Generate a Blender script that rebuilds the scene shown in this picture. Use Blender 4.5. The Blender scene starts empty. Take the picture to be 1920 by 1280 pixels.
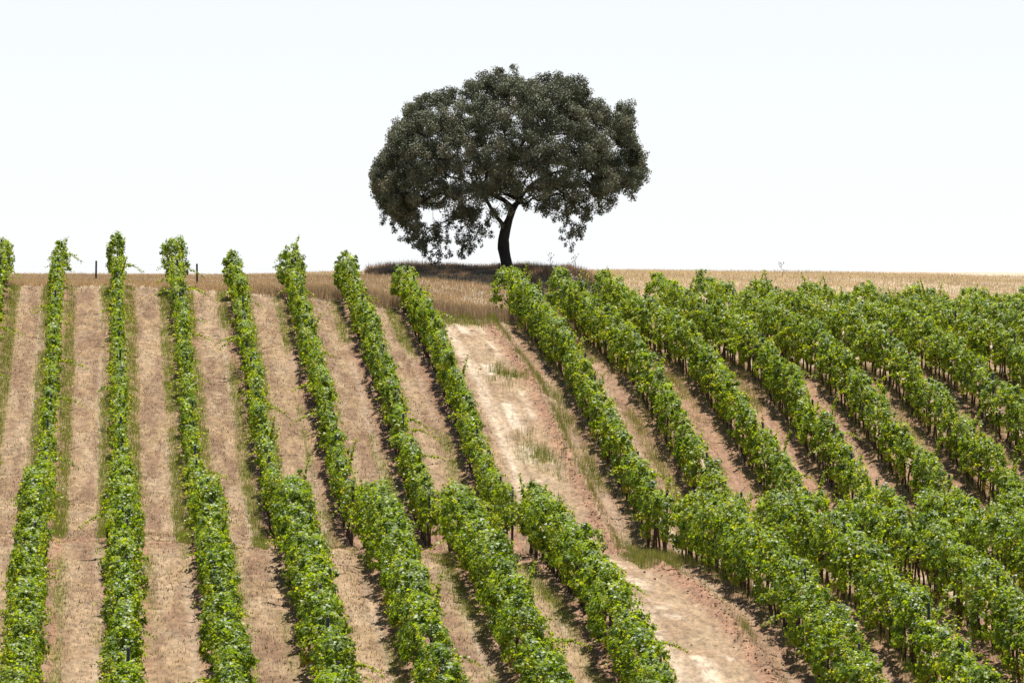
import bpy, math
import numpy as np

# ------------------------------------------------------------------ camera, sky, sun, exposure
SC = bpy.context.scene
F = 10667.0            # focal length in pixels of a 1920 px wide frame (200 mm lens)
S = 2.6                # metres between vine rows
K = F * S              # distance (m) = K / row spacing in pixels
XV = 202.0             # rows run along +Y and meet at this picture column
I0 = 0.83
cam_d = bpy.data.cameras.new("camera"); cam = bpy.data.objects.new("camera", cam_d)
SC.collection.objects.link(cam)
cam_d.sensor_width = 36.0; cam_d.lens = F * 36.0 / 1920.0
cam_d.clip_start = 1.0; cam_d.clip_end = 9000.0
cam.location = (0, 0, 0)
cam.rotation_euler = (math.radians(90), 0, -math.atan((960 - XV) / F))
SC.camera = cam

SUN_L, SUN_T = 0.08, 0.44          # shadow shift per metre of height: to the left, towards the camera
sun_dir = np.array([SUN_L, SUN_T, 1.0]); sun_dir /= np.linalg.norm(sun_dir)
elev = math.asin(sun_dir[2]); azim = math.atan2(sun_dir[0], sun_dir[1])   # from +Y, clockwise
W = bpy.data.worlds.new("World"); SC.world = W; W.use_nodes = True
nt = W.node_tree; nt.nodes.clear()
sky = nt.nodes.new("ShaderNodeTexSky"); sky.sky_type = 'NISHITA'; sky.sun_disc = False
sky.sun_elevation = elev; sky.sun_rotation = azim
sky.air_density = 1.0; sky.dust_density = 0.6; sky.ozone_density = 1.0; sky.altitude = 200
bg = nt.nodes.new("ShaderNodeBackground"); bg.inputs[1].default_value = 0.10
out = nt.nodes.new("ShaderNodeOutputWorld")
# white summer haze low over the horizon, thinning upwards into the blue
tcw = nt.nodes.new("ShaderNodeTexCoord"); sepw = nt.nodes.new("ShaderNodeSeparateXYZ"); rmp = nt.nodes.new("ShaderNodeValToRGB")
rmp.color_ramp.interpolation = 'EASE'
rmp.color_ramp.elements[0].position = .062; rmp.color_ramp.elements[0].color = (1, 1, 1, 1)
rmp.color_ramp.elements[1].position = .11; rmp.color_ramp.elements[1].color = (0, 0, 0, 1)
mxw = nt.nodes.new("ShaderNodeMix"); mxw.data_type = 'RGBA'; hzr = nt.nodes.new("ShaderNodeValToRGB")      # a touch bluer away from the horizon
hzr.color_ramp.elements[0].position = 0; hzr.color_ramp.elements[0].color = (.645, .652, .660, 1)
hzr.color_ramp.elements[1].position = .06; hzr.color_ramp.elements[1].color = (.590, .622, .655, 1)
hzs = nt.nodes.new("ShaderNodeVectorMath"); hzs.operation = 'SCALE'; hzs.inputs["Scale"].default_value = 10
nt.links.new(hzr.outputs[0], hzs.inputs[0]); nt.links.new(hzs.outputs[0], mxw.inputs[7])
nt.links.new(tcw.outputs["Generated"], sepw.inputs[0]); nt.links.new(sepw.outputs[2], rmp.inputs[0]); nt.links.new(sepw.outputs[2], hzr.inputs[0]); nt.links.new(rmp.outputs[0], mxw.inputs[0])
dim = nt.nodes.new('ShaderNodeVectorMath'); dim.operation = 'SCALE'; dim.inputs['Scale'].default_value = .5
nt.links.new(sky.outputs[0], dim.inputs[0]); nt.links.new(dim.outputs[0], mxw.inputs[6]); nt.links.new(mxw.outputs[2], bg.inputs[0]); nt.links.new(bg.outputs[0], out.inputs[0])

sun_data = bpy.data.lights.new("sun", 'SUN'); sun_data.energy = 5.0; sun_data.angle = math.radians(0.5)
sun_data.color = (1.0, 0.955, 0.89)
sun = bpy.data.objects.new("sun", sun_data); SC.collection.objects.link(sun)
sun.rotation_euler = (math.acos(sun_dir[2]), 0, math.atan2(sun_dir[0], -sun_dir[1]))
SC.view_settings.view_transform = 'Standard'; SC.view_settings.look = 'None'
SC.view_settings.exposure = 0.66; SC.view_settings.gamma = 1.0
SC.cycles.max_bounces = 6; SC.cycles.diffuse_bounces = 3; SC.cycles.glossy_bounces = 2
SC.cycles.transmission_bounces = 3; SC.cycles.transparent_max_bounces = 4

rng = np.random.default_rng(7)

# ------------------------------------------------------------------ terrain shape
XC = np.array([-150, 250, 450, 640, 760, 950, 1080, 1180, 1500, 1900, 2400], float)
TAB = [  # (p, picture row of the ground at each column of XC)
 (10,  [636]*11), (40, [602]*11), (60, [565]*11), (70, [545]*11),
 (74,  [540,538,536,534,532,528,526,524,522,522,524]),
 (80,  [532,530,528,526,524,518,512,509,507,508,510]),
 (86,  [525,524,522,520,518,514,512,511,518,530,536]),
 (92,  [522,522,520,517,513,511,513,526,552,572,580]),
 (98,  [521,522,521,514,509,510,511,570,606,622,630]),
 (101, [522,523,524,524,521,522,578,598,618,634,642]),
 (104.5,[526,528,536,543,564,590,614,616,630,644,650]),
 (107.5,[535,538,551,566,590,606,626,636,646,656,660]),
 (113, [612,612,620,632,642,654,666,670,674,680,684]),
 (120, [712,712,713,714,715,716,716,716,717,718,718]),
 (126.5,[800,802,804]+[806]*8), (132,[875,878,884]+[888]*8), (136,[925,930,938]+[944]*8), (139,[950,955,970,980]+[984]*7),
 (143, [980,986,1008,1024,1032,1036,1040,1042,1046,1048,1048]),
 (148, [1006,1010,1032,1044,1048,1044,1044,1046,1054,1058,1060]),
 (152, [1014,1018,1042,1050,1052,1042,1044,1056,1064,1066,1068]),
 (155, [1012,1016,1044,1048,1048,1044,1054,1064,1071,1073,1075]),
 (158, [1014,1018,1028,1030,1036,1056,1064,1072,1078,1080,1082]),
 (161, [1034,1038,1038,1040,1048,1072,1078,1084,1088,1090,1092]),
 (166, [1092,1092,1092,1092,1094,1104,1106,1108,1110,1112,1112]),
 (172, [1148]*5+[1146,1144,1142,1142,1142,1142]), (178,[1203]*6+[1195]*5), (184,[1260]*6+[1248]*5), (190,[1322]*6+[1312]*5),(198,[1402]*11),
 (210,[1530]*11), (230,[1760]*11),
 (300,[2400]*11)]
TP = np.array([t[0] for t in TAB]); TV = np.array([t[1] for t in TAB], float)
PF = np.linspace(10, 300, 2901)                      # fine p axis, step .1
FINE = np.stack([np.interp(PF, TP, TV[:, j]) for j in range(11)], 1)
ker = np.hanning(23); ker /= ker.sum()
pad = np.pad(FINE, ((11, 11), (0, 0)), mode='edge')
FINE = np.stack([np.convolve(pad[:, j], ker, 'valid') for j in range(11)], 1)
XF = np.linspace(-150, 2400, 256)
FINE2 = np.stack([np.interp(XF, XC, FINE[k]) for k in range(len(PF))], 0)
ker = np.hanning(17); ker /= ker.sum()
pad = np.pad(FINE2, ((0, 0), (8, 8)), mode='edge')
FINE2 = np.apply_along_axis(lambda r: np.convolve(r, ker, 'valid'), 1, pad)

def img_to_world(x, p):
    Y = K / p
    return (x - XV) / F * Y, Y

def base_h(X, Y):
    X = np.asarray(X, float); Y = np.asarray(Y, float)
    Yc = np.clip(Y, K / 299.9, K / 10.05)
    p = K / Yc; x = np.clip(XV + F * X / Yc, -149, 2399)
    fi = np.clip((p - 10) / .1, 0, len(PF) - 1.001); fj = (x + 150) / (2550 / 255.)
    i = fi.astype(int); j = np.minimum(fj.astype(int), 254); a = fi - i; b = fj - j
    v = (FINE2[i, j] * (1-a) * (1-b) + FINE2[i+1, j] * a * (1-b) + FINE2[i, j+1] * (1-a) * b + FINE2[i+1, j+1] * a * b)
    return -(v - 640) / F * Yc

class Noise2:
    def __init__(self, seed):
        self.g = np.random.default_rng(seed).random((256, 256))
    def __call__(self, x, y):
        x = np.asarray(x, float); y = np.asarray(y, float)
        xi = np.floor(x).astype(int); yi = np.floor(y).astype(int); a = x - xi; b = y - yi
        a = a*a*(3-2*a); b = b*b*(3-2*b); g = self.g
        x0 = xi % 256; x1 = (xi+1) % 256; y0 = yi % 256; y1 = (yi+1) % 256
        return g[x0, y0]*(1-a)*(1-b)+g[x1, y0]*a*(1-b)+g[x0, y1]*(1-a)*b+g[x1, y1]*a*b
N = [Noise2(s) for s in range(12)]
def fbm(k, x, y, o=3):
    v = 0; a = .5; t = 0
    for q in range(o):
        v = v + a * N[(k+q) % 12](x * 2**q + 17*q, y * 2**q + 5*q); t += a; a *= .5
    return v / t

def rowdist(X):
    q = np.asarray(X) / S + I0
    return q, (q - np.round(q)) * S          # row coordinate, metres right of the nearest row

def sstep(a, b, x):
    t = np.clip((x - a) / (b - a), 0, 1); return t*t*(3-2*t)

Y_TOP = K / 107.5; Y_MID0 = K / 146.5; Y_MID1 = K / 151.0; Y_BOT = K / 214.0
def in_rows(Y):
    return (sstep(Y_TOP + 2, Y_TOP, Y)) * (1 - sstep(Y_MID1 - .5, Y_MID1 + .8, Y) * (1 - sstep(Y_MID0 - .8, Y_MID0 + .5, Y)))

def ground_h(X, Y, fine=True):
    h = base_h(X, Y)
    q, d = rowdist(X); r = in_rows(Y)
    lane7 = np.exp(-((q - 7) / .35)**4)
    h = h + r * (.10 * np.exp(-(d / .42)**2) * (1 - lane7) - .05 * np.exp(-((np.abs(np.abs(d) - .72)) / .17)**2))
    # cloddy ridge beside the wide lane, left of the first row on its right
    rid = np.exp(-((q - 7.50) / .10)**2) * r
    h = h + rid * (.06 + .20 * N[3](X * 4, Y * 3))
    # step where the two plantings meet, strongest on the left
    h = h + .10 * sstep(K / 157.2, K / 156.6, Y) * sstep(3.2, 2.0, q) * sstep(K/144, K/150, Y)
    near = sstep(320, 280, Y)
    h = h + near * ((fbm(4, X * .5, Y * .35) - .5) * .14 + (fbm(1, X * 2.2, Y * 2.2) - .5) * .09)
    if fine:
        h = h + near * (N[5](X * 7, Y * 6) ** 4) * .11
    return h

# ------------------------------------------------------------------ helpers
def tag(o, label=None, cat=None, group=None, kind=None):
    if label: o['label'] = label
    if cat: o['category'] = cat
    if group: o['group'] = group
    if kind: o['kind'] = kind
    return o

def link(o, parent=None):
    SC.collection.objects.link(o)
    if parent is not None: o.parent = parent
    return o

def mesh_np(name, verts, faces, nper, mat, parent=None, col=None, smooth=False):
    """verts (n,3); faces (m,nper)"""
    me = bpy.data.meshes.new(name)
    nv = len(verts); nf = len(faces)
    me.vertices.add(nv); me.vertices.foreach_set("co", np.ascontiguousarray(verts, dtype=np.float32).ravel())
    me.loops.add(nf * nper); me.loops.foreach_set("vertex_index", np.ascontiguousarray(faces, dtype=np.int32).ravel())
    me.polygons.add(nf); me.polygons.foreach_set("loop_start", np.arange(0, nf * nper, nper, dtype=np.int32))
    me.polygons.foreach_set("loop_total", np.full(nf, nper, dtype=np.int32))
    me.update(calc_edges=True)
    if smooth: me.polygons.foreach_set("use_smooth", np.ones(nf, dtype=bool))
    if col is not None:
        at = me.color_attributes.new("tint", 'FLOAT_COLOR', 'POINT')
        c = np.ones((nv, 4), np.float32); c[:, :3] = col
        at.data.foreach_set("color", c.ravel())
    me.materials.append(mat)
    o = bpy.data.objects.new(name, me); link(o, parent)
    return o

def tubes(paths, sides=6):
    """list of (pts(n,3), radii(n)) -> verts, quads"""
    V = []; Q = []; off = 0
    for pts, rad in paths:
        pts = np.asarray(pts, float); n = len(pts); rad = np.asarray(rad, float)
        T = np.gradient(pts, axis=0); T /= np.linalg.norm(T, axis=1)[:, None] + 1e-9
        ref = np.array([0.31, 0.95, 0.05]); U = np.cross(T, ref); U /= np.linalg.norm(U, axis=1)[:, None] + 1e-9
        B = np.cross(T, U); a = np.linspace(0, 2*np.pi, sides, endpoint=False)
        ring = pts[:, None] + rad[:, None, None] * (np.cos(a)[None, :, None] * U[:, None] + np.sin(a)[None, :, None] * B[:, None])
        V.append(ring.reshape(-1, 3))
        i = np.arange(n-1)[:, None] * sides; k = np.arange(sides)[None]; k2 = (k+1) % sides
        f = np.stack([i + k, i + k2, i + sides + k2, i + sides + k], -1).reshape(-1, 4) + off
        Q.append(f); off += n * sides
        # closing cap at the far end: a degenerate-free ring fan using a tip vertex
        V.append(pts[-1:] + T[-1:] * rad[-1] * .3)
        tip = off; base = off - sides
        Q.append(np.array([[base + j, base + (j+1) % sides, tip, tip] for j in range(sides)])); off += 1
    return np.concatenate(V), np.concatenate(Q)

def quads_to_obj(name, V, Q, mat, parent=None, smooth=True):
    me = bpy.data.meshes.new(name)
    faces = [tuple(dict.fromkeys(q)) for q in Q.tolist()]
    me.from_pydata(V.tolist(), [], faces); me.update()
    if smooth:
        for p_ in me.polygons: p_.use_smooth = True
    me.materials.append(mat)
    return link(bpy.data.objects.new(name, me), parent)

# ------------------------------------------------------------------ materials
def new_mat(name):
    m = bpy.data.materials.new(name); m.use_nodes = True; m.node_tree.nodes.clear(); return m, m.node_tree
def nd(t, typ, **kw):
    n = t.nodes.new(typ)
    for k, v in kw.items(): setattr(n, k, v)
    return n

def leaf_material(name, rough, spec, transl, tcol):
    m, t = new_mat(name)
    o = nd(t, "ShaderNodeOutputMaterial"); mix = nd(t, "ShaderNodeMixShader"); mix.inputs[0].default_value = transl
    p = nd(t, "ShaderNodeBsdfPrincipled"); p.inputs["Roughness"].default_value = rough
    p.inputs["Specular IOR Level"].default_value = spec
    a = nd(t, "ShaderNodeAttribute", attribute_name="tint")
    tr = nd(t, "ShaderNodeBsdfTranslucent")
    mul = nd(t, "ShaderNodeMix", data_type='RGBA', blend_type='MULTIPLY'); mul.inputs[0].default_value = 1
    mul.inputs[7].default_value = (*tcol, 1)
    # paler leaf undersides
    geo = nd(t, "ShaderNodeNewGeometry"); und = nd(t, "ShaderNodeMix", data_type='RGBA')
    und.inputs[7].default_value = (.15, .20, .06, 1)
    sc = nd(t, "ShaderNodeMath", operation='MULTIPLY'); sc.inputs[1].default_value = .3
    t.links.new(geo.outputs["Backfacing"], sc.inputs[0]); t.links.new(sc.outputs[0], und.inputs[0])
    t.links.new(a.outputs["Color"], und.inputs[6]); t.links.new(und.outputs[2], p.inputs["Base Color"])
    t.links.new(a.outputs["Color"], mul.inputs[6]); t.links.new(mul.outputs[2], tr.inputs[0])
    t.links.new(p.outputs[0], mix.inputs[1]); t.links.new(tr.outputs[0], mix.inputs[2]); t.links.new(mix.outputs[0], o.inputs[0])
    return m
M_VINE = leaf_material("vine_leaves", .48, .38, .42, (2.0, 1.85, .5))
M_OAK = leaf_material("oak_leaves", .62, .22, .10, (1.2, 1.2, .8))
M_GRASS = leaf_material("grass_blades", .6, .3, .30, (1.2, 1.15, .9))

def wood_material(name, c1, c2, scale, bump=.5):
    m, t = new_mat(name)
    o = nd(t, "ShaderNodeOutputMaterial"); p = nd(t, "ShaderNodeBsdfPrincipled"); p.inputs["Roughness"].default_value = .9
    tc = nd(t, "ShaderNodeTexCoord"); mp = nd(t, "ShaderNodeMapping"); mp.inputs["Scale"].default_value = (1, 1, .22)
    n = nd(t, "ShaderNodeTexNoise"); n.inputs["Scale"].default_value = scale; n.inputs["Detail"].default_value = 6
    r = nd(t, "ShaderNodeValToRGB"); r.color_ramp.elements[0].position = .35; r.color_ramp.elements[1].position = .7
    r.color_ramp.elements[0].color = (*c1, 1); r.color_ramp.elements[1].color = (*c2, 1)
    b = nd(t, "ShaderNodeBump"); b.inputs["Strength"].default_value = bump; b.inputs["Distance"].default_value = .03
    t.links.new(tc.outputs["Object"], mp.inputs[0]); t.links.new(mp.outputs[0], n.inputs["Vector"])
    t.links.new(n.outputs["Fac"], r.inputs[0]); t.links.new(r.outputs[0], p.inputs["Base Color"])
    t.links.new(n.outputs["Fac"], b.inputs["Height"]); t.links.new(b.outputs[0], p.inputs["Normal"]); t.links.new(p.outputs[0], o.inputs[0])
    return m
M_BARK = wood_material("oak_bark", (.018, .015, .014), (.06, .05, .043), 9, 1)
M_VTRUNK = wood_material("vine_bark", (.035, .022, .015), (.10, .065, .045), 22, .8)
M_POST = wood_material("weathered_post", (.06, .063, .068), (.13, .135, .14), 18, .3)
M_FPOST = wood_material("fence_post_wood", (.05, .045, .045), (.12, .11, .105), 18, .5)
M_WIRE, t_ = new_mat("wire")
p_ = nd(t_, "ShaderNodeBsdfPrincipled"); p_.inputs["Metallic"].default_value = .8; p_.inputs["Roughness"].default_value = .45
p_.inputs["Base Color"].default_value = (.16, .165, .17, 1)
n_ = nd(t_, "ShaderNodeTexNoise"); n_.inputs["Scale"].default_value = 30
mr_ = nd(t_, "ShaderNodeMapRange"); mr_.inputs[3].default_value = .35; mr_.inputs[4].default_value = .6
t_.links.new(n_.outputs["Fac"], mr_.inputs[0]); t_.links.new(mr_.outputs[0], p_.inputs["Roughness"])
t_.links.new(p_.outputs[0], nd(t_, "ShaderNodeOutputMaterial").inputs[0])

def ground_material():
    m, t = new_mat("dry_soil_and_straw")
    o = nd(t, "ShaderNodeOutputMaterial"); p = nd(t, "ShaderNodeBsdfPrincipled"); p.inputs["Roughness"].default_value = .95
    p.inputs["Specular IOR Level"].default_value = .15
    a = nd(t, "ShaderNodeAttribute", attribute_name="tint"); tc = nd(t, "ShaderNodeTexCoord")
    n1 = nd(t, "ShaderNodeTexNoise"); n1.inputs["Scale"].default_value = 4.5; n1.inputs["Detail"].default_value = 8; n1.inputs["Roughness"].default_value = .75
    n2 = nd(t, "ShaderNodeTexNoise"); n2.inputs["Scale"].default_value = 1.1; n2.inputs["Detail"].default_value = 5
    r1 = nd(t, "ShaderNodeMapRange"); r1.inputs[1].default_value = .3; r1.inputs[2].default_value = .7; r1.inputs[3].default_value = .38; r1.inputs[4].default_value = 1.42
    r2 = nd(t, "ShaderNodeMapRange"); r2.inputs[1].default_value = .3; r2.inputs[2].default_value = .7; r2.inputs[3].default_value = .88; r2.inputs[4].default_value = 1.1
    mm = nd(t, "ShaderNodeMath", operation='MULTIPLY')
    hs = nd(t, "ShaderNodeVectorMath", operation='SCALE')
    b = nd(t, "ShaderNodeBump"); b.inputs["Strength"].default_value = .9; b.inputs["Distance"].default_value = .05
    mp = nd(t, "ShaderNodeMapping"); mp.inputs["Scale"].default_value = (1.2, .38, 1.2)      # worked lengthwise along the rows
    t.links.new(tc.outputs["Object"], mp.inputs[0])
    for n in (n1, n2): t.links.new(mp.outputs[0], n.inputs["Vector"])
    t.links.new(n1.outputs["Fac"], r1.inputs[0]); t.links.new(n2.outputs["Fac"], r2.inputs[0])
    t.links.new(r1.outputs[0], mm.inputs[0]); t.links.new(r2.outputs[0], mm.inputs[1])
    t.links.new(a.outputs["Color"], hs.inputs[0]); t.links.new(mm.outputs[0], hs.inputs["Scale"])
    t.links.new(hs.outputs[0], p.inputs["Base Color"]); t.links.new(n1.outputs["Fac"], b.inputs["Height"])
    t.links.new(b.outputs[0], p.inputs["Normal"]); t.links.new(p.outputs[0], o.inputs[0])
    return m
M_GROUND = ground_material()

# ------------------------------------------------------------------ ground
STRAW = np.array([.315, .214, .118]); SOIL = np.array([.28, .182, .110]); RED = np.array([.27, .135, .085])
PALE = np.array([.52, .42, .31]); DRYF = np.array([.58, .47, .34]); DUST = np.array([.335, .242, .150])
def lerp(a, b, t): return a + (b - a) * t[..., None]

def weed_density(X, Y):
    """probability of a weed blade and its height"""
    q, d = rowdist(X); ri = np.round(q)
    nz = fbm(7, X * .25, Y * .06); nzf = fbm(1, X * 1.6, Y * .8); nzm = fbm(10, X * .8, Y * .12)
    pr = np.zeros(X.shape); hh = np.full(X.shape, .1)
    up = (Y > Y_MID0 - 7)
    A = up & (q < 3.7)
    side = sstep(.36, .56, fbm(9, ri * 3.1 + np.sign(d) * .9, Y * .05) + .10 * (ri < 3) + .06)
    pr = np.where(A, np.exp(-((np.abs(d) - .54 - .12 * (nzm - .5))/.24)**4) * side, pr); hh = np.where(A, .20, hh)
    B_ = (q >= 3.7) & (q < 6.6)
    pr = np.where(B_, np.exp(-((d + .60)/.25)**2) * sstep(.45, .6, nz) * .7 + np.exp(-((np.abs(d) - .8)/.12)**2) * sstep(.5, .62, nzm) * .5, pr); hh = np.where(B_, .18, hh)
    C_ = (q > 7.4)
    pr = np.where(C_, np.exp(-((d + .70)/.22)**2) * sstep(.44, .60, nz) * .8 + np.exp(-(d/.35)**2) * .30, pr); hh = np.where(C_, .27, hh)
    D_ = ~up & (q < 3.7)
    pr = np.where(D_, np.exp(-((d - .78)/.16)**2) * sstep(.42, .56, nz) * .6 + np.exp(-((np.abs(d) - .7)/.15)**2) * sstep(.45, .6, nzm) * .4, pr); hh = np.where(D_, .11, hh)
    E_ = (np.abs(q - 7) < .6)
    tuft = 1.3 * sstep(.42, .54, fbm(2, X * 1.6, Y * .8)) * np.exp(-((q - 7.12)/.27)**2)
    pe = np.exp(-((q - 7.66)/.11)**2) * 1.1 * sstep(.36, .56, fbm(2, X*.6, Y*.2)) + .9 * tuft * (np.exp(-((Y - K/118.5)/3.0)**2) + .55 * np.exp(-((Y - K/130)/4)**2)) + .55 * sstep(Y_TOP - 4.5, Y_TOP - 1.5, Y)
    pr = np.where(E_, pe, pr); hh = np.where(E_, .37, hh)
    G_ = (np.abs(q - 7.6) < .33 + .2 * (nzf - .5)) & (Y > K/156) & (Y < K/149.5); pr = np.where(G_, .45, pr); hh = np.where(G_, .34, hh)
    pr = pr * (.45 + .8 * sstep(.3, .6, nzf)) * (Y < Y_TOP + 1)
    return np.clip(pr, 0, 1), hh

def ground_color(X, Y):
    q, d = rowdist(X); r = in_rows(Y)
    n = fbm(2, X * .9, Y * .35); n2 = fbm(6, X * .35, Y * .12); n3 = fbm(8, X * 3, Y * 2.2)
    c = lerp(np.broadcast_to(STRAW, X.shape + (3,)), DUST, sstep(.35, .65, n))
    patch = .65 * fbm(10, X * 2.4, Y * .20) + .35 * fbm(3, X * 2.8, Y * 1.1); lanev = np.random.default_rng(5).random(64)[np.clip(np.floor(q).astype(int) + 20, 0, 63)]
    c = lerp(c, np.broadcast_to(np.array([.215, .130, .080]), X.shape + (3,)), sstep(.46, .62, patch) * .8 + .12 * lanev)
    c = lerp(c, np.broadcast_to(np.array([.42, .30, .185]), X.shape + (3,)), sstep(.48, .34, patch) * .45)
    right = sstep(7.2, 10, q)
    c = lerp(c, SOIL, (.25 + .45 * right) * sstep(.4, .65, n2 * .6 + n3 * .4))
    lane_c = S / 2 - np.abs(d)                                     # 0 at lane centre
    track = np.exp(-((lane_c - .58) / .17)**2) * r
    c = lerp(c, SOIL * 1.02, track * sstep(.3, .6, n) * .8)
    lid = np.floor(q); sgn = np.mod(q, 1) - .5
    c = lerp(c, PALE * .9, np.exp(-((sgn - .225 - .04 * (fbm(3, lid * 5.1, Y * .05) - .5)) / .022)**2) * r * sstep(.38, .55, fbm(11, lid * 7.3, Y * .07)) * .9)
    c = lerp(c, RED * 1.1, np.exp(-((sgn + .25) / .02)**2) * r * sstep(.38, .55, fbm(4, lid * 3.7, Y * .09)) * .85)
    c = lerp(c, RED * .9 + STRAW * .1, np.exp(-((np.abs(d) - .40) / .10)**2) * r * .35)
    one = np.exp(-((np.mod(q, 1) - .38) / .035)**2) * r * (q > 7.6)
    c = lerp(c, PALE, one * sstep(.35, .55, fbm(9, X*.5, Y * .25)) * .9)
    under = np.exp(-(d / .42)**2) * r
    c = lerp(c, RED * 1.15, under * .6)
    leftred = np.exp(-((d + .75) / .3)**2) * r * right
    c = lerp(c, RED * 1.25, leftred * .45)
    # wide bare lane
    qn = q + (fbm(5, X * 1.5, Y * .6) - .5) * .16
    l7 = sstep(.60, .42, np.abs(qn - 7.02)) * r
    bare = lerp(np.broadcast_to(SOIL * .62 + DUST * .46, X.shape + (3,)), DUST * 1.08, sstep(.35, .7, n))
    cream = np.clip(np.exp(-((q - 6.90) / .12)**2) * sstep(.42, .56, fbm(3, X*.7, Y*.28)) + np.exp(-((q - 7.22)/.06)**2) * sstep(.5,.62,fbm(5, X*.7, Y*.3))*.7 + np.exp(-((q-6.62)/.1)**2)*.6, 0, 1)
    bare = lerp(bare, PALE * 1.12, cream)
    bare = lerp(bare, SOIL * .8, np.exp(-((q - 6.81) / .012)**2) * .7)
    bare = lerp(bare, RED * 1.0 + SOIL * .22, np.exp(-((qn - 7.46) / .12)**2) * .8)
    bare = bare * (.86 + .3 * fbm(7, X * 2.5, Y * 1.3))[..., None]
    c = lerp(c, bare, l7)
    wd, _ = weed_density(X, Y)
    c = lerp(c, np.broadcast_to(np.array([.25, .245, .07]), X.shape + (3,)), wd * .62 * np.where(q > 6.9, .5, 1))
    # headland between plantings
    hd = sstep(K/152.5, K/151, Y) * sstep(K/145.6, K/146.6, Y) * sstep(2.5, 3.5, q)
    c = lerp(c, lerp(np.broadcast_to(STRAW, X.shape+(3,)), SOIL, sstep(.35, .6, n)), hd * .8)
    ln = np.exp(-((Y - K/157.0) / .5)**2) * sstep(3.6, 3, q)
    c = lerp(c, RED * 1.2, ln * .6)
    # stubble field beyond the last vines
    f = sstep(Y_TOP - .5, Y_TOP + 1.5, Y)
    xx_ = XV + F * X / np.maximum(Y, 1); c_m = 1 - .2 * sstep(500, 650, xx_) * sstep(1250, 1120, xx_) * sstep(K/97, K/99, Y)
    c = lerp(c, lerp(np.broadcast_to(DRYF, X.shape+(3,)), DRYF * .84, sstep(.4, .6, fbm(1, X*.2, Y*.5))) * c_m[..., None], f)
    return c

def grid(name, xs, ys, zoff=0.0):
    X, Y = np.meshgrid(xs, ys, indexing='xy')
    Z = ground_h(X, Y) + zoff
    V = np.stack([X, Y, Z], -1).reshape(-1, 3); nx = len(xs); ny = len(ys)
    i = (np.arange(ny-1)[:, None] * nx + np.arange(nx-1)[None]).reshape(-1)
    Fq = np.stack([i, i+1, i+1+nx, i+nx], -1)
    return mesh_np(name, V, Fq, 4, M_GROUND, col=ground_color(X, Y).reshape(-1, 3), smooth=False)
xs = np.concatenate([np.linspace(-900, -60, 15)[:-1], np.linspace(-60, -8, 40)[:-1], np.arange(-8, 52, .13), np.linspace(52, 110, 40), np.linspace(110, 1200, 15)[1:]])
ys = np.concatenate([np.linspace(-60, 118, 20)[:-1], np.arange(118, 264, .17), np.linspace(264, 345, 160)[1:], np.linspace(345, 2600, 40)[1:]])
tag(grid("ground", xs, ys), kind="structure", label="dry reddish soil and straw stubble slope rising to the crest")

# ------------------------------------------------------------------ vine rows
def smooth_noise(n, step, dist, r):
    """1-D smooth noise at positions 0..L"""
    L = dist.max() + 2 * step; g = r.random(int(L / step) + 4)
    t = dist / step; i = t.astype(int); a = t - i; a = a*a*(3-2*a)
    return g[i] * (1-a) + g[i+1] * a

LEAF_COL = np.array([[.082, .145, .010], [.145, .228, .013], [.205, .298, .016], [.265, .350, .022], [.33, .36, .034], [.38, .32, .045]])
LEAF_P = np.array([.20, .35, .31, .125, .014, .001])

def leaves_mesh(name, P, Nrm, size, colors, mat, parent, r):
    n = len(P)
    Nn = Nrm / (np.linalg.norm(Nrm, axis=1)[:, None] + 1e-9)
    # leaf axis: droops downward within the leaf plane, with scatter
    down = np.tile([0., 0., -1.], (n, 1)) + r.normal(0, .7, (n, 3))
    A = down - (down * Nn).sum(1)[:, None] * Nn; A /= np.linalg.norm(A, axis=1)[:, None] + 1e-9
    B = np.cross(Nn, A); s = size[:, None]
    fold = r.uniform(.05, .30, n)[:, None]
    v0 = P - A * s * .42; v2 = P + A * s * .58
    v1 = P + B * s * .52 - A * s * .05 + Nn * s * fold; v3 = P - B * s * .52 - A * s * .05 + Nn * s * fold
    V = np.stack([v0, v1, v2, v3], 1).reshape(-1, 3)
    Fq = np.arange(n * 4).reshape(-1, 4)
    return mesh_np(name, V, Fq, 4, mat, parent, col=np.repeat(colors, 4, axis=0))

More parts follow.
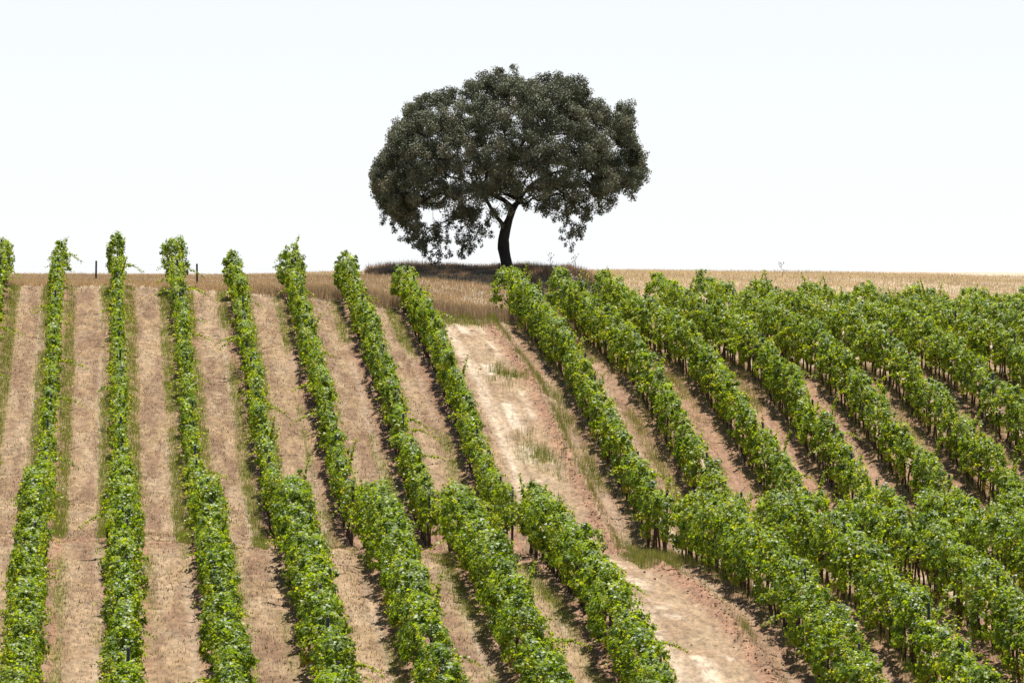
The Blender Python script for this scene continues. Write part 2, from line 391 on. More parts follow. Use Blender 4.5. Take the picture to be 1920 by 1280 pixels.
def build_row_canopy(X0, Ya, Yb, width, top, dens, r, parent, thin=0.0, yellow=0.0, csize=1.0, endbush=False):
    L = Yb - Ya
    nc = int(L * 24 * dens)
    t = r.random(nc) * L
    if endbush:
        ne = int(60 * 1.0); t = np.concatenate([t, L - r.random(ne) * 2.2]); nc = len(t)
    # width / height / density variation along the row
    cell = np.floor(t / 1.15).astype(int); vig = r.random(cell.max() + 2); vig = np.where(vig < .10, .62, .9 + .2 * vig)[cell]
    wv = vig * width * (.50 + .62 * smooth_noise(nc, 1.15, t, r) + .42 * smooth_noise(nc, .5, t, r))
    hv = (.5 + .5 * vig) * top * (.76 + .26 * smooth_noise(nc, 1.2, t, r) + .17 * smooth_noise(nc, .45, t, r) + .06 * smooth_noise(nc, 5, t, r))
    keep = r.random(nc) < np.clip(1.25 - thin * 1.6 * smooth_noise(nc, .95, t, r)**1.5 - .15, 0, 1)
    t, wv, hv = t[keep], wv[keep], hv[keep]; nc = len(t)
    lo = (.08 if yellow else .26) + .52 * smooth_noise(nc, .8, t, r) 
    hv = np.maximum(hv, lo + .5)
    end = np.minimum(t, L - t); taper = np.clip(.75 + end / 1.2 * .25, 0, 1); wv *= taper
    if endbush: wv = wv * (1 + .9 * sstep(2.6, 1.6, L - t)) + .28 * sstep(2.6, 1.6, L - t); hv = hv * (1 + .06 * sstep(2.6, 1.6, L - t)); keepd = 1
    ang = r.uniform(-.28 * np.pi, 1.28 * np.pi, nc)
    rad = 1 - np.abs(r.normal(0, .22, nc)); rad = np.clip(rad, .05, 1.1)
    ca = np.cos(ang); sa = np.sin(ang)
    ex = np.sign(ca) * np.abs(ca)**.7; ez = np.sign(sa) * np.abs(sa)**.8
    zc = (hv + lo) / 2; hz = (hv - lo) / 2
    dx = ex * rad * wv * .5 * np.where(ez > .3, 1 - .35 * (ez - .3), 1.0); dz = zc + ez * rad * hz
    # wandering centre line
    off = (smooth_noise(nc, 2.2, t, r) - .5) * .26 + (smooth_noise(nc, .6, t, r) - .5) * .16
    cr = r.uniform(.09, .22, nc) * csize
    k = 32; n = nc * k
    C = np.stack([dx + off, t, dz], 1); Rr = np.repeat(cr, k)
    g = r.normal(0, 1, (n, 3)); g /= np.linalg.norm(g, axis=1)[:, None]; g *= r.random((n, 1))**(1/2.2)
    g[:, 1] *= 1.35
    P = np.repeat(C, k, 0) + g * Rr[:, None]
    outw = np.repeat(np.stack([ca, r.normal(0, .3, nc), sa * .8 + .35], 1), k, 0)
    Nrm = outw * .75 + g * .55 + r.normal(0, .42, (n, 3)) + np.array([.0, -.12, .25])
    size = r.uniform(.065, .125, n) * csize
    ci = r.choice(len(LEAF_COL), nc, p=LEAF_P); cl = np.clip(ci[:, None] + r.choice([-1, 0, 0, 0, 0, 1], (nc, k)), 0, 4).ravel()
    # older yellower leaves low in the canopy
    low = np.repeat((dz < lo + .35) & (r.random(nc) < .22 + yellow * .7), k) & (r.random(n) < .6)
    cl = np.where(low, np.minimum(cl + 2, 5), cl)
    col = LEAF_COL[cl] * r.uniform(.8, 1.2, (n, 1))
    # loose shoots
    ns = int(L * 2.8); sp = []; sn = []; ss = []; sc_ = []
    st = r.random(ns) * L; canes = []
    for j in range(ns):
        up = r.random() < .55
        side = 1 if r.random() < .5 else -1
        ln = r.uniform(.22, .58) * (2.3 if r.random() < .09 else 1)
        d = np.array([side * (.25 if up else .95) * r.uniform(.4, 1), r.normal(0, .35), (.9 if up else .15)]); d /= np.linalg.norm(d)
        b = np.array([side * max(width * .36, .15), st[j], top * (.88 if up else r.uniform(.55, .85))])
        m = int(ln / .065); u = np.linspace(0, 1, m); pts = b + d * (u * ln)[:, None]; pts[:, 2] -= (u**2) * ln * (.15 if up else .45)
        sp.append((pts[:-1] + pts[1:]) / 2); sn.append(np.tile(np.cross(d, [.3, .1, 1]), (m-1, 1))); ss.append(np.full(m-1, .045)); sc_.append(np.tile([.16, .12, .04], (m-1, 1)))
        for rep in range(2 if ln < .7 else 4):
            sp.append(pts + r.normal(0, .035, (m, 3))); sn.append(r.normal(0, .6, (m, 3)) + [0, -.1, .8]); ss.append(np.linspace(.13, .06, m))
            sc_.append(LEAF_COL[np.clip(r.integers(1, 5, m), 0, 5)])
    P = np.concatenate([P] + sp); Nrm = np.concatenate([Nrm] + sn); size = np.concatenate([size] + ss); col = np.concatenate([col] + sc_)
    X = P[:, 0] + X0; Y = P[:, 1] + Ya
    gh = ground_h(np.full(200, X0), np.linspace(Ya - 1, Yb + 1, 200), False)
    P[:, 2] += np.interp(Y, np.linspace(Ya - 1, Yb + 1, 200), gh)
    base = parent.location
    P = np.stack([X - base[0], Y - base[1], P[:, 2] - base[2]], 1)
    o = leaves_mesh("foliage", P, Nrm, size, col, M_VINE, parent, r)
    return o

def trunk_mesh(seed):
    r = np.random.default_rng(seed)
    z = np.linspace(-.12, .95, 7); w = np.cumsum(r.normal(0, .018, (7, 2)), 0)
    pts = np.stack([w[:, 0], w[:, 1], z], 1); paths = [(pts, np.array([.058, .046, .036, .033, .034, .04, .03]) * r.uniform(.85, 1.15))]
    for s in (-1, 1):
        top = pts[-1]; a = np.array([top, top + [0, s * .18, .05], top + [0, s * .42, .06]]); paths.append((a, [.025, .02, .013]))
    return tubes(paths, 6)
TRUNKS = []
for s in range(5):
    V, Q = trunk_mesh(40 + s); o = quads_to_obj("trunk", V, Q, M_VTRUNK); TRUNKS.append(o.data); bpy.data.objects.remove(o)
def post_mesh(h, rad, lean):
    z = np.array([-.2, .3, h * .6, h - .012, h]); pts = np.stack([lean * z, 0 * z, z], 1)
    return tubes([(pts, [rad, rad * .98, rad * .97, rad * .96, rad * .8])], 8)
POSTS = []
for h, l in ((2.02, 0), (2.1, .012), (1.96, -.015), (2.06, .02)):
    V, Q = post_mesh(h, .043, l); o = quads_to_obj("trellis_post", V, Q, M_POST); POSTS.append(o.data); bpy.data.objects.remove(o)

ORD = ['first', 'second', 'third', 'fourth', 'fifth', 'sixth', 'seventh', 'eighth', 'ninth', 'tenth', 'eleventh', 'twelfth', 'thirteenth']
def row_label(i, upper):
    where = "upper slope" if upper else "lower slope"
    look = "thin leafy" if (upper and i < 4) else "bushy green"
    side = "left" if i < 7 else "right"; k = (7 - i) if i < 7 else (i - 7)
    return f"{look} vine row on the {where}, {ORD[k-1]} {side} of the wide bare lane"

def make_row(i, upper):
    r = np.random.default_rng(1000 + i * 7 + (500 if upper else 0))
    X0 = (i - I0) * S
    if upper:
        Ya = ({3: K / 143.5, 4: K / 144, 5: K / 145}.get(i, Y_MID0)) + r.uniform(-.4, .6)
        Yb = {0: K/107.0, 1: K/107.5, 2: K/107.5, 3: K/108, 8: K/104.3, 9: K/103.5, 10: K/101, 11: K/101.5}.get(i, K/106.8 if i < 8 else K/100) + r.uniform(-.3, .3)
        width, top, dens, thin, cs = (.36, 2.02, .75, .55, .92) if i < 4 else ((.46, 2.02, .88, .35, .92) if i < 7 else (.54, 2.08, 1.0, .3, .95))
    else:
        Ya = Y_BOT; Yb = {3: K/157, 4: K/154.5, 5: K/153, 6: K/152.5}.get(i, Y_MID1) + r.uniform(-.3, .4)
        width, top, dens, thin, cs = ((.80, 2.02, 1.15, .10, .92) if i < 3 else (.93, 2.02, 1.25, .08, .92)) if i < 7 else (.88, 2.1, 1.2, .2, .95)
    z0 = float(ground_h(np.array([X0]), np.array([Ya]), False)[0])
    root = bpy.data.objects.new("vine_row", None); root.location = (X0, Ya, z0); link(root)
    root.empty_display_size = .5
    tag(root, row_label(i, upper), "vine row", "vine rows of the upper slope" if upper else "vine rows of the lower slope")
    build_row_canopy(X0, Ya, Yb, width, top, dens, r, root, thin, .25 if i > 7 else 0, cs, upper)
    # full dense bush where the row stops against the sky
    yy = Ya + .35; n = 0
    while yy < Yb - .1 and n < 98:
        o = bpy.data.objects.new("trunk", TRUNKS[r.integers(5)]); xx = X0 + r.normal(0, .03)
        o.location = (xx - X0, yy - Ya, float(ground_h(np.array([xx]), np.array([yy]), False)[0]) - z0)
        o.rotation_euler = (r.normal(0, .05), r.normal(0, .06), (0 if r.random() < .5 else math.pi) + r.normal(0, .15)); o.scale = (1, 1, r.uniform(.9, 1.05))
        link(o, root); yy += .78 + r.normal(0, .07); n += 1
        if not upper and yy < Y_BOT + 3: pass
    yy = Ya + (1.4 if upper else r.uniform(0, 3)); 
    while yy < Yb + .2:
        o = bpy.data.objects.new("trellis_post", POSTS[r.integers(4)]); xx = X0 + r.normal(0, .03) + (.10 if i > 3 else .02)
        o.location = (xx - X0, yy - Ya, float(ground_h(np.array([xx]), np.array([yy]), False)[0]) - z0 + r.uniform(-.05, .09) + (.04 if upper or i > 7 else -.16))
        o.rotation_euler = (r.normal(0, .02), r.normal(0, .02), r.uniform(0, 6.28)); link(o, root)
        yy += 5.6 + r.normal(0, .15)
    # trellis wires
    ts = np.linspace(Ya, Yb, 24); gz = ground_h(np.full(24, X0), ts, False)
    for h in (.85, 1.35, 1.8):
        V, Q = tubes([(np.stack([0*ts, ts - Ya, gz - z0 + h], 1), np.full(24, .0022))], 3); quads_to_obj("wire", V, Q, M_WIRE, root)

for i in list(range(-1, 7)) + list(range(8, 19)): make_row(i, True)
for i in list(range(0, 7)) + list(range(8, 14)): make_row(i, False)

# ------------------------------------------------------------------ grasses and litter
def blades(name, X, Y, h, w, col, lean=.25, sink=.02):
    n = len(X); Z = ground_h(X, Y) - sink
    a = rng.uniform(0, np.pi, n); la = rng.uniform(0, 2*np.pi, n); lm = np.abs(rng.normal(0, lean, n)) * h
    b = np.stack([X, Y, Z], 1); dxy = np.stack([np.cos(a), np.sin(a), 0*a], 1) * (w / 2)[:, None]
    tip = b + np.stack([np.cos(la) * lm, np.sin(la) * lm, np.sqrt(np.maximum(h**2 - lm**2, (h*.3)**2))], 1)
    mid = (b + tip) / 2 + np.array([0, 0, .06]) * h[:, None] - np.stack([np.cos(la) * lm, np.sin(la) * lm, 0*la], 1) * .12
    V = np.stack([b - dxy, b + dxy, mid + dxy * .8, mid - dxy * .8, tip], 1).reshape(-1, 3)
    k = np.arange(n)[:, None] * 5
    q = np.concatenate([k + 0, k + 1, k + 2, k + 3], 1); 
    tri = np.concatenate([k + 3, k + 2, k + 4], 1)
    # one mesh with quads and tris
    me = bpy.data.meshes.new(name); me.vertices.add(n*5); me.vertices.foreach_set("co", V.astype(np.float32).ravel())
    li = np.concatenate([q, tri], 1).ravel().astype(np.int32)
    me.loops.add(len(li)); me.loops.foreach_set("vertex_index", li)
    ls = (np.arange(n)[:, None] * 7 + np.array([0, 4])[None]).ravel().astype(np.int32)
    me.polygons.add(2*n); me.polygons.foreach_set("loop_start", ls); me.polygons.foreach_set("loop_total", np.tile([4, 3], n).astype(np.int32))
    me.update(calc_edges=True)
    at = me.color_attributes.new("tint", 'FLOAT_COLOR', 'POINT'); c = np.ones((n*5, 4), np.float32); c[:, :3] = np.repeat(col, 5, 0); at.data.foreach_set("color", c.ravel())
    me.materials.append(M_GRASS); return link(bpy.data.objects.new(name, me))

def visible(X, Y, m=60):
    x = XV + F * X / Y; return (x > -m) & (x < 1920 + m)
STR = np.array([[.48, .36, .23], [.40, .29, .18], [.30, .20, .13], [.58, .46, .31], [.20, .125, .085]])
GRN = np.array([[.16, .23, .035], [.23, .29, .04], [.34, .34, .05], [.11, .17, .04], [.40, .34, .14]])

# short cut straw on the lanes
n = 620000; X = rng.uniform(-6, 48, n); Y = rng.uniform(Y_BOT, Y_TOP + 1, n)
q, d = rowdist(X); lc = S/2 - np.abs(d)
pr = .9 - .55 * np.exp(-((lc - .58)/.16)**2) - .4 * sstep(7.5, 10, q) - .97 * sstep(.6, .45, np.abs(q - 7.02))
pr *= .35 + 1.2 * sstep(.35, .65, fbm(3, X * .8, Y * .5))
k = visible(X, Y) & (rng.random(n) < pr); X, Y = X[k], Y[k]; n = len(X)
blades("straw_stubble", X, Y, rng.uniform(.03, .13, n), rng.uniform(.012, .032, n), STR[rng.choice(5, n, p=[.20, .20, .22, .12, .26])] * rng.uniform(.85, 1.1, (n, 1)), .7)
tag(bpy.data.objects["straw_stubble"], "short cut dry straw covering the lanes between the vine rows", "straw", kind="stuff")

# green and drying weeds beside the rows
n = 2600000; X = rng.uniform(-6, 48, n); Y = rng.uniform(Y_BOT, Y_TOP + .5, n)
q, d = rowdist(X)
pr, hh = weed_density(X, Y)
k = visible(X, Y) & (rng.random(n) < pr); X, Y, hh, q = X[k], Y[k], hh[k], q[k]; n = len(X)
gc = rng.choice(5, n, p=[.22, .28, .20, .12, .18]); gc = np.where((q > 8) & (rng.random(n) < .5), 4, gc); gc = np.where((q > 6.3) & (q < 8) & (rng.random(n) < .35), rng.choice([3, 4], n), gc)
blades("weeds", X, Y, hh * rng.uniform(.4, 1.25, n), rng.uniform(.007, .014, n), GRN[gc] * rng.uniform(.8, 1.15, (n, 1)), .22)
tag(bpy.data.objects["weeds"], "thin green and drying weeds growing in strips beside the vine rows", "weeds", kind="stuff")

# stubble field on the crest
n = 420000; Y = rng.uniform(Y_TOP + 3, 336, n); X = rng.uniform(-7, 56, n)
k = visible(X, Y); X, Y = X[k], Y[k]; x = XV + F * X / Y; n = len(X)
pp = K / Y; k = (rng.random(n) < .45 + .55 * sstep(.35, .6, fbm(2, X * .3, Y * .8))) & ~((x > 650) & (x < 1125) & (pp > 93) & (pp < 105) & (rng.random(n) < .8)); X, Y, x = X[k], Y[k], x[k]; n = len(X)
blades("dry_grass_field", X, Y, rng.uniform(.08, .24, n) * (.7 + .9 * fbm(8, X * .25, Y * .25)), rng.uniform(.012, .03, n), STR[rng.choice(5, n, p=[.34, .12, .04, .48, .02])] * rng.uniform(1.2, 1.5, (n, 1)) * np.array([.97, 1, 1.05]) * (.8 + .4 * fbm(5, X * .15, Y * .5))[:, None], .3)
tag(bpy.data.objects["dry_grass_field"], "pale straw coloured grass field along the top of the hill", "grass field", kind="stuff")

# taller dead grass bank at the ends of the rows
n = 260000; X = rng.uniform(-7, 30, n); Y = rng.uniform(Y_TOP + .3, K/99.6, n)
x = XV + F * X / Y; k = visible(X, Y) & (rng.random(n) < sstep(1250, 1050, x) * (.55 + .45 * sstep(.35, .6, fbm(4, X * .9, Y * .9)))); X, Y, x = X[k], Y[k], x[k]; n = len(X)
hb = .22 + .36 * sstep(350, 700, x) * sstep(K/104.5, K/106.5, Y)
front = sstep(K/105.3, K/106.8, Y) * sstep(350, 600, x)
cc = np.where((rng.random(n) < .12 + .55 * front)[:, None], np.array([.33, .24, .195]) * rng.uniform(.6, 1.1, (n, 1)), STR[rng.choice(4, n, p=[.4, .2, .1, .3])] * np.array([1.2, 1.15, 1.15]))
blades("tall_dead_grass", X, Y, hb * rng.uniform(.5, 1.2, n), rng.uniform(.010, .022, n), cc, .2)
tag(bpy.data.objects["tall_dead_grass"], "tall brown dead grass standing between the vine row ends and the wire fence", "dead grass", kind="stuff")

# brush round the foot of the oak
n = 120000; Y = rng.uniform(K/101.0, K/95, n); x = rng.uniform(680, 1125, n); X = (x - XV) / F * Y
k = rng.random(n) < (.35 + .65 * sstep(.35, .55, fbm(6, X * .8, Y * .8))) * sstep(680, 702, x) * sstep(1130, 1085, x) * (K / Y < 101.0 - 2.7 * sstep(1000, 1060, x) - 1.2 * fbm(9, X * .5, Y)); X, Y, x = X[k], Y[k], x[k]; n = len(X)
ccc = np.array([[.30, .20, .15], [.38, .26, .19], [.20, .15, .12], [.46, .34, .24]])
blades("brown_brush", X, Y, (.10 + .62 * fbm(3, X * 1.1, Y * 1.1)**1.3) * rng.uniform(.3, 1.35, n) * (.85 + .15 * sstep(690, 740, x) * sstep(1125, 1080, x)) * (1.15 - .3 * np.exp(-((x - 900) / 120)**2)), rng.uniform(.012, .026, n), ccc[rng.choice(4, n, p=[.35, .3, .2, .15])], .35)
tag(bpy.data.objects["brown_brush"], "dense brown brush and dead weeds around the foot of the oak", "brush", kind="stuff")

n = 60000; X = rng.uniform(10, 21, n); Y = rng.uniform(Y_BOT, Y_TOP - 2, n); q, d = rowdist(X)
pr = np.exp(-((q - 7.47) / .09)**2) * .8 + .006; k = visible(X, Y) & (rng.random(n) < pr) & (np.abs(q - 7) < .7); X, Y = X[k], Y[k]; n = len(X)
Zc = ground_h(X, Y); sz = rng.uniform(.012, .042, n) * rng.uniform(.6, 1.3, n)
dirs = np.array([[1, 0, 0], [0, 1, 0], [-1, 0, 0], [0, -1, 0], [0, 0, .8], [0, 0, -.5]])
V = (np.stack([X, Y, Zc + sz * .3], 1)[:, None] + dirs[None] * rng.uniform(.6, 1.35, (n, 6, 1)) * sz[:, None, None] + rng.normal(0, .2, (n, 6, 3)) * sz[:, None, None]).reshape(-1, 3)
tri = np.array([[0, 1, 4], [1, 2, 4], [2, 3, 4], [3, 0, 4], [1, 0, 5], [2, 1, 5], [3, 2, 5], [0, 3, 5]])
Fc = (np.arange(n)[:, None, None] * 6 + tri[None]).reshape(-1, 3)
tag(mesh_np("soil_clods", V, Fc, 3, M_GROUND, col=np.repeat(np.where(rng.random((n, 1)) < .6, RED * 1.3, SOIL) * rng.uniform(.8, 1.2, (n, 1)), 6, 0)),
    "loose reddish clods of earth along the edge of the wide bare lane", "clods", kind="stuff")

# ------------------------------------------------------------------ thistles above the brush and field
def thistle(x, p, h, seed, label):
    r = np.random.default_rng(seed); X, Y = img_to_world(x, p); z = float(ground_h(np.array([X]), np.array([Y]))[0])
    root = bpy.data.objects.new("thistle", None); root.location = (X, Y, z); link(root); tag(root, label, "thistle", "dry thistles on the crest")
    ps = [(np.array([[0, 0, -.05], [r.normal(0, .03), 0, h*.5], [r.normal(0, .06), 0, h]]), [.010, .008, .005])]; heads = []
    for j in range(7):
        t = r.uniform(.35, .95); a = r.uniform(0, 6.28); l = r.uniform(.12, .32)
        b = np.array([0, 0, h*t]); e = b + [np.cos(a)*l*.7, np.sin(a)*l*.7, l*.9]
        ps.append((np.array([b, (b+e)/2 + [0, 0, -.02], e]), [.006, .005, .004])); heads.append(e)
    V, Q = tubes(ps, 4); quads_to_obj("stalk", V, Q, M_VTRUNK, root)
    hp = [(np.array([e - [0, 0, .02], e + [0, 0, .01], e + [0, 0, .04]]), [.008, .024, .012]) for e in heads + [np.array([ps[0][0][2][0], 0, h])]]
    for h_ in hp:
        V, Q = tubes([h_], 6); quads_to_obj("seed_head", V, Q, M_VTRUNK, root)
thistle(1032, 98, 1.05, 1, "branched dry thistle in the brush, nearest to the right of the oak trunk")
thistle(1080, 98, 1.0, 2, "branched dry thistle in the brush, farther right below the hanging oak branch")
thistle(1470, 87, .95, 3, "single dry thistle stalk sticking up from the pale field at right")

# ------------------------------------------------------------------ wire fence
fr = bpy.data.objects.new("wire_fence", None); FX = [-9.2]
PF_ = 105.3
def fy(x): return K / (PF_ - 4.6 * float(sstep(500, 1080, np.array(float(x)))))
fr.location = (0, fy(0), float(ground_h(np.array([0.]), np.array([fy(0)]))[0])); link(fr)
tag(fr, "low wire fence on dark posts running along the crest behind the vine rows", "fence")
fx = [-9, 180, 369, 558, 747, 936, 1097, 1113, 1302, 1491, 1680, 1869, 2058]; tops = []
for j, x in enumerate(fx):
    Y = fy(x); X = (x - XV) / F * Y; z = float(ground_h(np.array([X]), np.array([Y]))[0])
    hgt = 1.0 if j != 6 else .9
    zz = np.array([-.2, .3, .7, hgt - .02, hgt]); pts = np.stack([.015 * math.sin(j*2) * zz, 0*zz, zz], 1)
    V, Q = tubes([(pts, [.05, .048, .046, .046, .036])], 8); o = quads_to_obj("post", V, Q, M_FPOST, fr)
    o.location = (X - fr.location[0], Y - fr.location[1], z - fr.location[2]); tops.append((X, Y, z))
for hgt in (.25, .5, .72, .92):
    pts = []
    for a, b in zip(tops[:-1], tops[1:]):
        a = np.array(a); b = np.array(b)
        for u in np.linspace(0, 1, 6)[:-1]:
            q_ = a + (b-a)*u; q_[2] += hgt - .06 * u * (1-u) * 4 * .5; pts.append(q_ - np.array(fr.location))
    V, Q = tubes([(np.array(pts), np.full(len(pts), .0022))], 4); quads_to_obj("wire", V, Q, M_WIRE, fr)

# ------------------------------------------------------------------ the oak
PT = 98.5; YT = K / PT; PX = PT / S           # pixels per metre at the tree
TX = (950 - XV) / F * YT
TZ = float(ground_h(np.array([TX]), np.array([YT]))[0])
def tp(x, y, d=0.0): return np.array([(x - 950) / PX, d, (503 - y) / PX])
def make_oak():
    r = np.random.default_rng(11)
    root = bpy.data.objects.new("oak_tree", None); root.location = (TX, YT, TZ - .05); link(root)
    tag(root, "broad evergreen oak with dark domed crown standing alone on the crest", "tree")
    # outline of the crown seen from the field: x, top, bottom
    OX = [704, 709, 719, 732, 748, 767, 787, 806, 832, 860, 880, 905, 930, 962, 985, 1014, 1045, 1072, 1093, 1104, 1130, 1150, 1168, 1182, 1192, 1202]
    OT = [306, 294, 286, 248, 222, 200, 182, 174, 170, 158, 150, 142, 138, 130, 146, 146, 148, 150, 160, 180, 192, 206, 196, 204, 262, 284]
    OB = [335, 350, 378, 400, 412, 428, 468, 482, 470, 455, 468, 448, 425, 385, 380, 392, 398, 420, 440, 400, 388, 378, 345, 352, 340, 322]
    nodes = []; par = []; 
    def add_path(pts, parent):
        for q in pts:
            nodes.append(np.array(q, float)); par.append(parent); parent = len(nodes) - 1
        return parent
    def dense(pts, step=.22):
        o = []
        for a, b in zip(pts[:-1], pts[1:]):
            n_ = max(1, int(np.linalg.norm(b-a) / step))
            for u in range(n_): o.append(a + (b-a) * u / n_)
        o.append(pts[-1]); return o
    t0 = add_path(dense([tp(952, 508), tp(949, 480), tp(944, 455), tp(944, 438), tp(948, 418)]), -1); 
    fork = t0
    a1 = add_path(dense([tp(941, 408, -.1), tp(924, 388, -.4), tp(911, 366, -.7), tp(903, 335, -1.2), tp(880, 300, -1.8)])[0:], fork)
    a1b = add_path(dense([tp(895, 345, -.9), tp(860, 325, -1.0), tp(815, 318, -.8), tp(775, 325, -.4)]), a1 - 14)
    b1 = add_path(dense([tp(955, 400, .1), tp(962, 380, .2), tp(975, 362, .2)]), fork); bk = b1
    b2 = add_path(dense([tp(985, 348, .1), tp(1000, 332, -.1), tp(1035, 314, -.3), tp(1070, 305, -.6), tp(1120, 308, -.7)]), bk)
    b3 = add_path(dense([tp(968, 340, .5), tp(955, 300, .8), tp(950, 250, .9), tp(940, 200, .8)]), bk)
    b4 = add_path(dense([tp(985, 330, 1.0), tp(1010, 290, 1.8), tp(1050, 250, 2.4)]), bk)
    b5 = add_path(dense([tp(948, 350, 1.2), tp(920, 310, 2.2), tp(880, 260, 2.8)]), bk)
    b6 = add_path(dense([tp(1005, 320, -.8), tp(1015, 280, -1.8), tp(1030, 230, -2.4)]), bk + 8)
    # cluster centres
    cl = []
    xs_ = []; 
    while len(cl) < 1900:
        x = r.uniform(704, 1202); T = np.interp(x, OX, OT) - 8 + 46 * max(0, float(fbm(3, x / 24, .5)) - .42); B = np.interp(x, OX, OB)
        y = r.uniform(T + 9, B - 7)
        e = max(0.0, 1 - ((x - 950) / 268)**2); D = 6.3 * math.sqrt(e) * (1 if y < 380 else .8)
        # dome: shallower in depth towards the top of the crown
        v = (y - T) / max(B - T, 1); D *= math.sqrt(max(0.05, 1 - (1 - min(1, v * 1.9))**2))
        D = max(D, .5)
        u = r.uniform(-1, 1)
        # hollow inside: keep mostly the shell
        shell = max(abs(u), 1 - min(v, 1) * 1.6, abs(x - 950) / 268)
        if shell < .62 and r.random() < .45: continue
        gp = float(fbm(6, x / 26, y / 22)); 
        if gp < (.39 if y < 320 else .43) and r.random() < .75: continue
        if float(fbm(9, x / 44 + 7 * round(u * 2.5), y / 36)) < .47 and r.random() < .9: continue
        if x > 1140 and r.random() < .35: continue
        # the underside is open near the trunk and thin at its lower fringe
        mid = 372 + 18 * math.sin(x * .05) + 8 * math.sin(x * .21)
        if y > mid + 30 and r.random() < .15: continue
        if 900 < x < 1050 and y > 350 and r.random() < .72: continue
        if x > 970 and y > 350 and r.random() < .50: continue
        if 1060 < x < 1180 and 300 < y < 335 and r.random() < .5: continue
        if x > 1120 and y < 235 and r.random() < .35: continue
        cl.append((tp(x, y, u * D), y))
    # little tufts round the outline
    for j in range(190):
        x = r.uniform(700, 1206); T = np.interp(x, OX, OT) - 9 + 46 * max(0, float(fbm(3, x / 24, .5)) - .42); cl.append((tp(x, T + r.uniform(-7, 12), r.normal(0, 1.1)), T))
    for (x, y) in [(812, 486), (806, 476), (818, 466), (862, 472), (880, 466), (895, 452), (1062, 450), (1068, 435), (1080, 425), (1060, 410), (1085, 440), (1192, 362), (1190, 340), (738, 425), (735, 410), (1112, 400), (1120, 385), (870, 455), (900, 440), (908, 428), (845, 470), (760, 440), (795, 462), (785, 448)]:
        cl.append((tp(x, y, r.normal(0, .8)), y))
    for (x, y0, y1) in [(708, 350, 385), (722, 380, 412), (738, 395, 432), (760, 400, 440), (778, 400, 458), (795, 410, 474), (812, 410, 492), (822, 420, 478), (838, 410, 472), (862, 400, 478), (880, 400, 470), (900, 395, 455), (914, 390, 436), (850, 380, 450), (750, 370, 420), (1058, 375, 440), (1070, 370, 462), (1084, 380, 446), (1044, 375, 412), (1100, 360, 405), (1118, 350, 392), (1138, 345, 385), (1192, 320, 364), (1176, 310, 352), (1020, 362, 398), (1000, 360, 392), (1205, 280, 330), (985, 362, 385)]:
        dd0 = r.normal(0, 1.0); yy = y0
        while yy < y1:
            cl.append((tp(x + r.normal(0, 4.5), yy, dd0 + r.normal(0, .25)), yy)); yy += r.uniform(5, 9)
    C = np.array([c[0] for c in cl]); f0 = nodes[fork]
    order = np.argsort(np.linalg.norm(C - f0, axis=1) + np.where(C[:, 2] < 3.4, 20 - 4 * C[:, 2], 0))
    leafy = []
    for ci in order:
        c = C[ci]; NA = np.array(nodes[fork + 9:]); dd = np.linalg.norm(NA - c, axis=1)
        # prefer joints that lie inward of the target
        inward = np.linalg.norm(NA - f0, axis=1); k_ = int(np.argmin(dd + .25 * inward + (1.6 * (NA[:, 2] < c[2] + .35) if c[2] < 3.4 else 0))) + fork + 9
        a = nodes[k_]; L_ = np.linalg.norm(c - a); n_ = max(1, int(L_ / .25)); side = r.normal(0, .09 * L_, 3)
        pts = [a + (c-a) * u + side * math.sin(math.pi * u) + [0, 0, .10 * L_ * math.sin(math.pi * u)] for u in np.linspace(0, 1, n_ + 1)[1:]]
        leafy.append(add_path(pts, k_))
    NN = np.array(nodes); PR = np.array(par); ar = np.zeros(len(NN)); ar[leafy] += .00008
    for k_ in range(len(NN) - 1, 0, -1):
        if PR[k_] >= 0: ar[PR[k_]] += max(ar[k_], .00003) if False else ar[k_]
    rad = np.sqrt(ar / math.pi) * 1.0
    rad = rad * (.215 / rad[fork]) ; rad = np.maximum(rad, .010)
    zz = NN[:, 2]
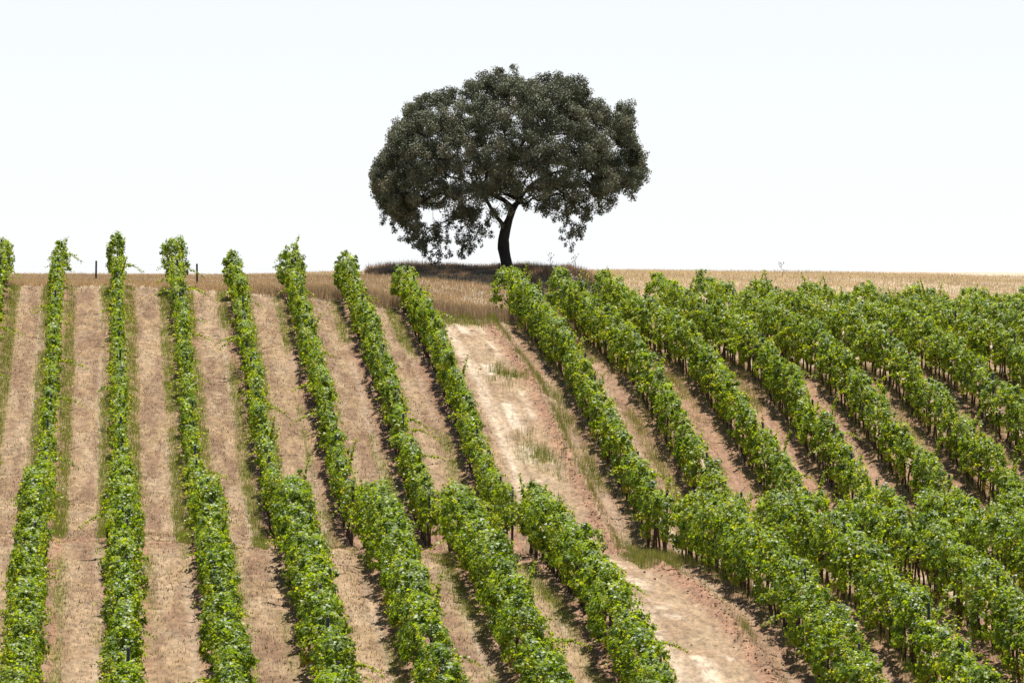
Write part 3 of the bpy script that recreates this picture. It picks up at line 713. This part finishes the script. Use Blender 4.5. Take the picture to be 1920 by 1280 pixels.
    rad[:fork + 1] = np.interp(zz[:fork + 1], [-.1, .25, .9, 1.35, 1.75, 2.4], [.38, .31, .28, .315, .275, .26])
    # chains of nodes
    kids = {}
    for k_, p0 in enumerate(PR): kids.setdefault(int(p0), []).append(k_)
    paths = []; stack = [(0, -1)]
    while stack:
        s, p0 = stack.pop(); ch = [] if p0 < 0 else [p0]; cur = s
        while True:
            ch.append(cur); ks = kids.get(cur, [])
            if not ks: break
            ks = sorted(ks, key=lambda q: -rad[q])
            for o_ in ks[1:]: stack.append((o_, cur))
            cur = ks[0]
        if len(ch) > 1:
            rr = rad[ch].copy()
            if p0 >= 0: rr[0] = min(rr[0], rr[1] * 1.35)
            paths.append((NN[ch], rr))
    V, Q = tubes([p for p in paths if p[1].max() > .05], 10); V2, Q2 = tubes([p for p in paths if p[1].max() <= .05], 4)
    quads_to_obj("trunk", np.concatenate([V, V2]), np.concatenate([Q, Q2 + len(V)]), M_BARK, root)
    # leaves
    nc = len(C); cr = r.uniform(.20, .46, nc); fringe = C[:, 2] < (503 - 400) / PX; cr[fringe] *= .66; cr[1900:] *= .70
    kk = (r.uniform(200, 360, nc) * (cr / .42)**1.8).astype(int); idx = np.repeat(np.arange(nc), kk); n_ = len(idx)
    g = r.normal(0, 1, (n_, 3)); g /= np.linalg.norm(g, axis=1)[:, None]; g *= r.random((n_, 1))**(1/2.4)
    g[:, 2] *= .95
    # sprigs: leaves are gathered in small twigs inside each cluster
    P = C[idx] + g * cr[idx][:, None]
    P += (r.random((n_, 3)) - .5) * .04
    P[:, 2] += .05
    nrm = g * .8 + r.normal(0, .6, (n_, 3)) + [0, 0, .45]
    base = np.array([[.128, .136, .096], [.172, .174, .128], [.218, .212, .160], [.235, .215, .160], [.090, .100, .074]])
    cc_ = base[r.choice(5, nc, p=[.28, .27, .2, .1, .15])][idx] * r.uniform(.75, 1.25, (n_, 1))
    leaves_mesh("crown", P, nrm, r.uniform(.045, .095, n_), cc_, M_OAK, root, r)
make_oak()
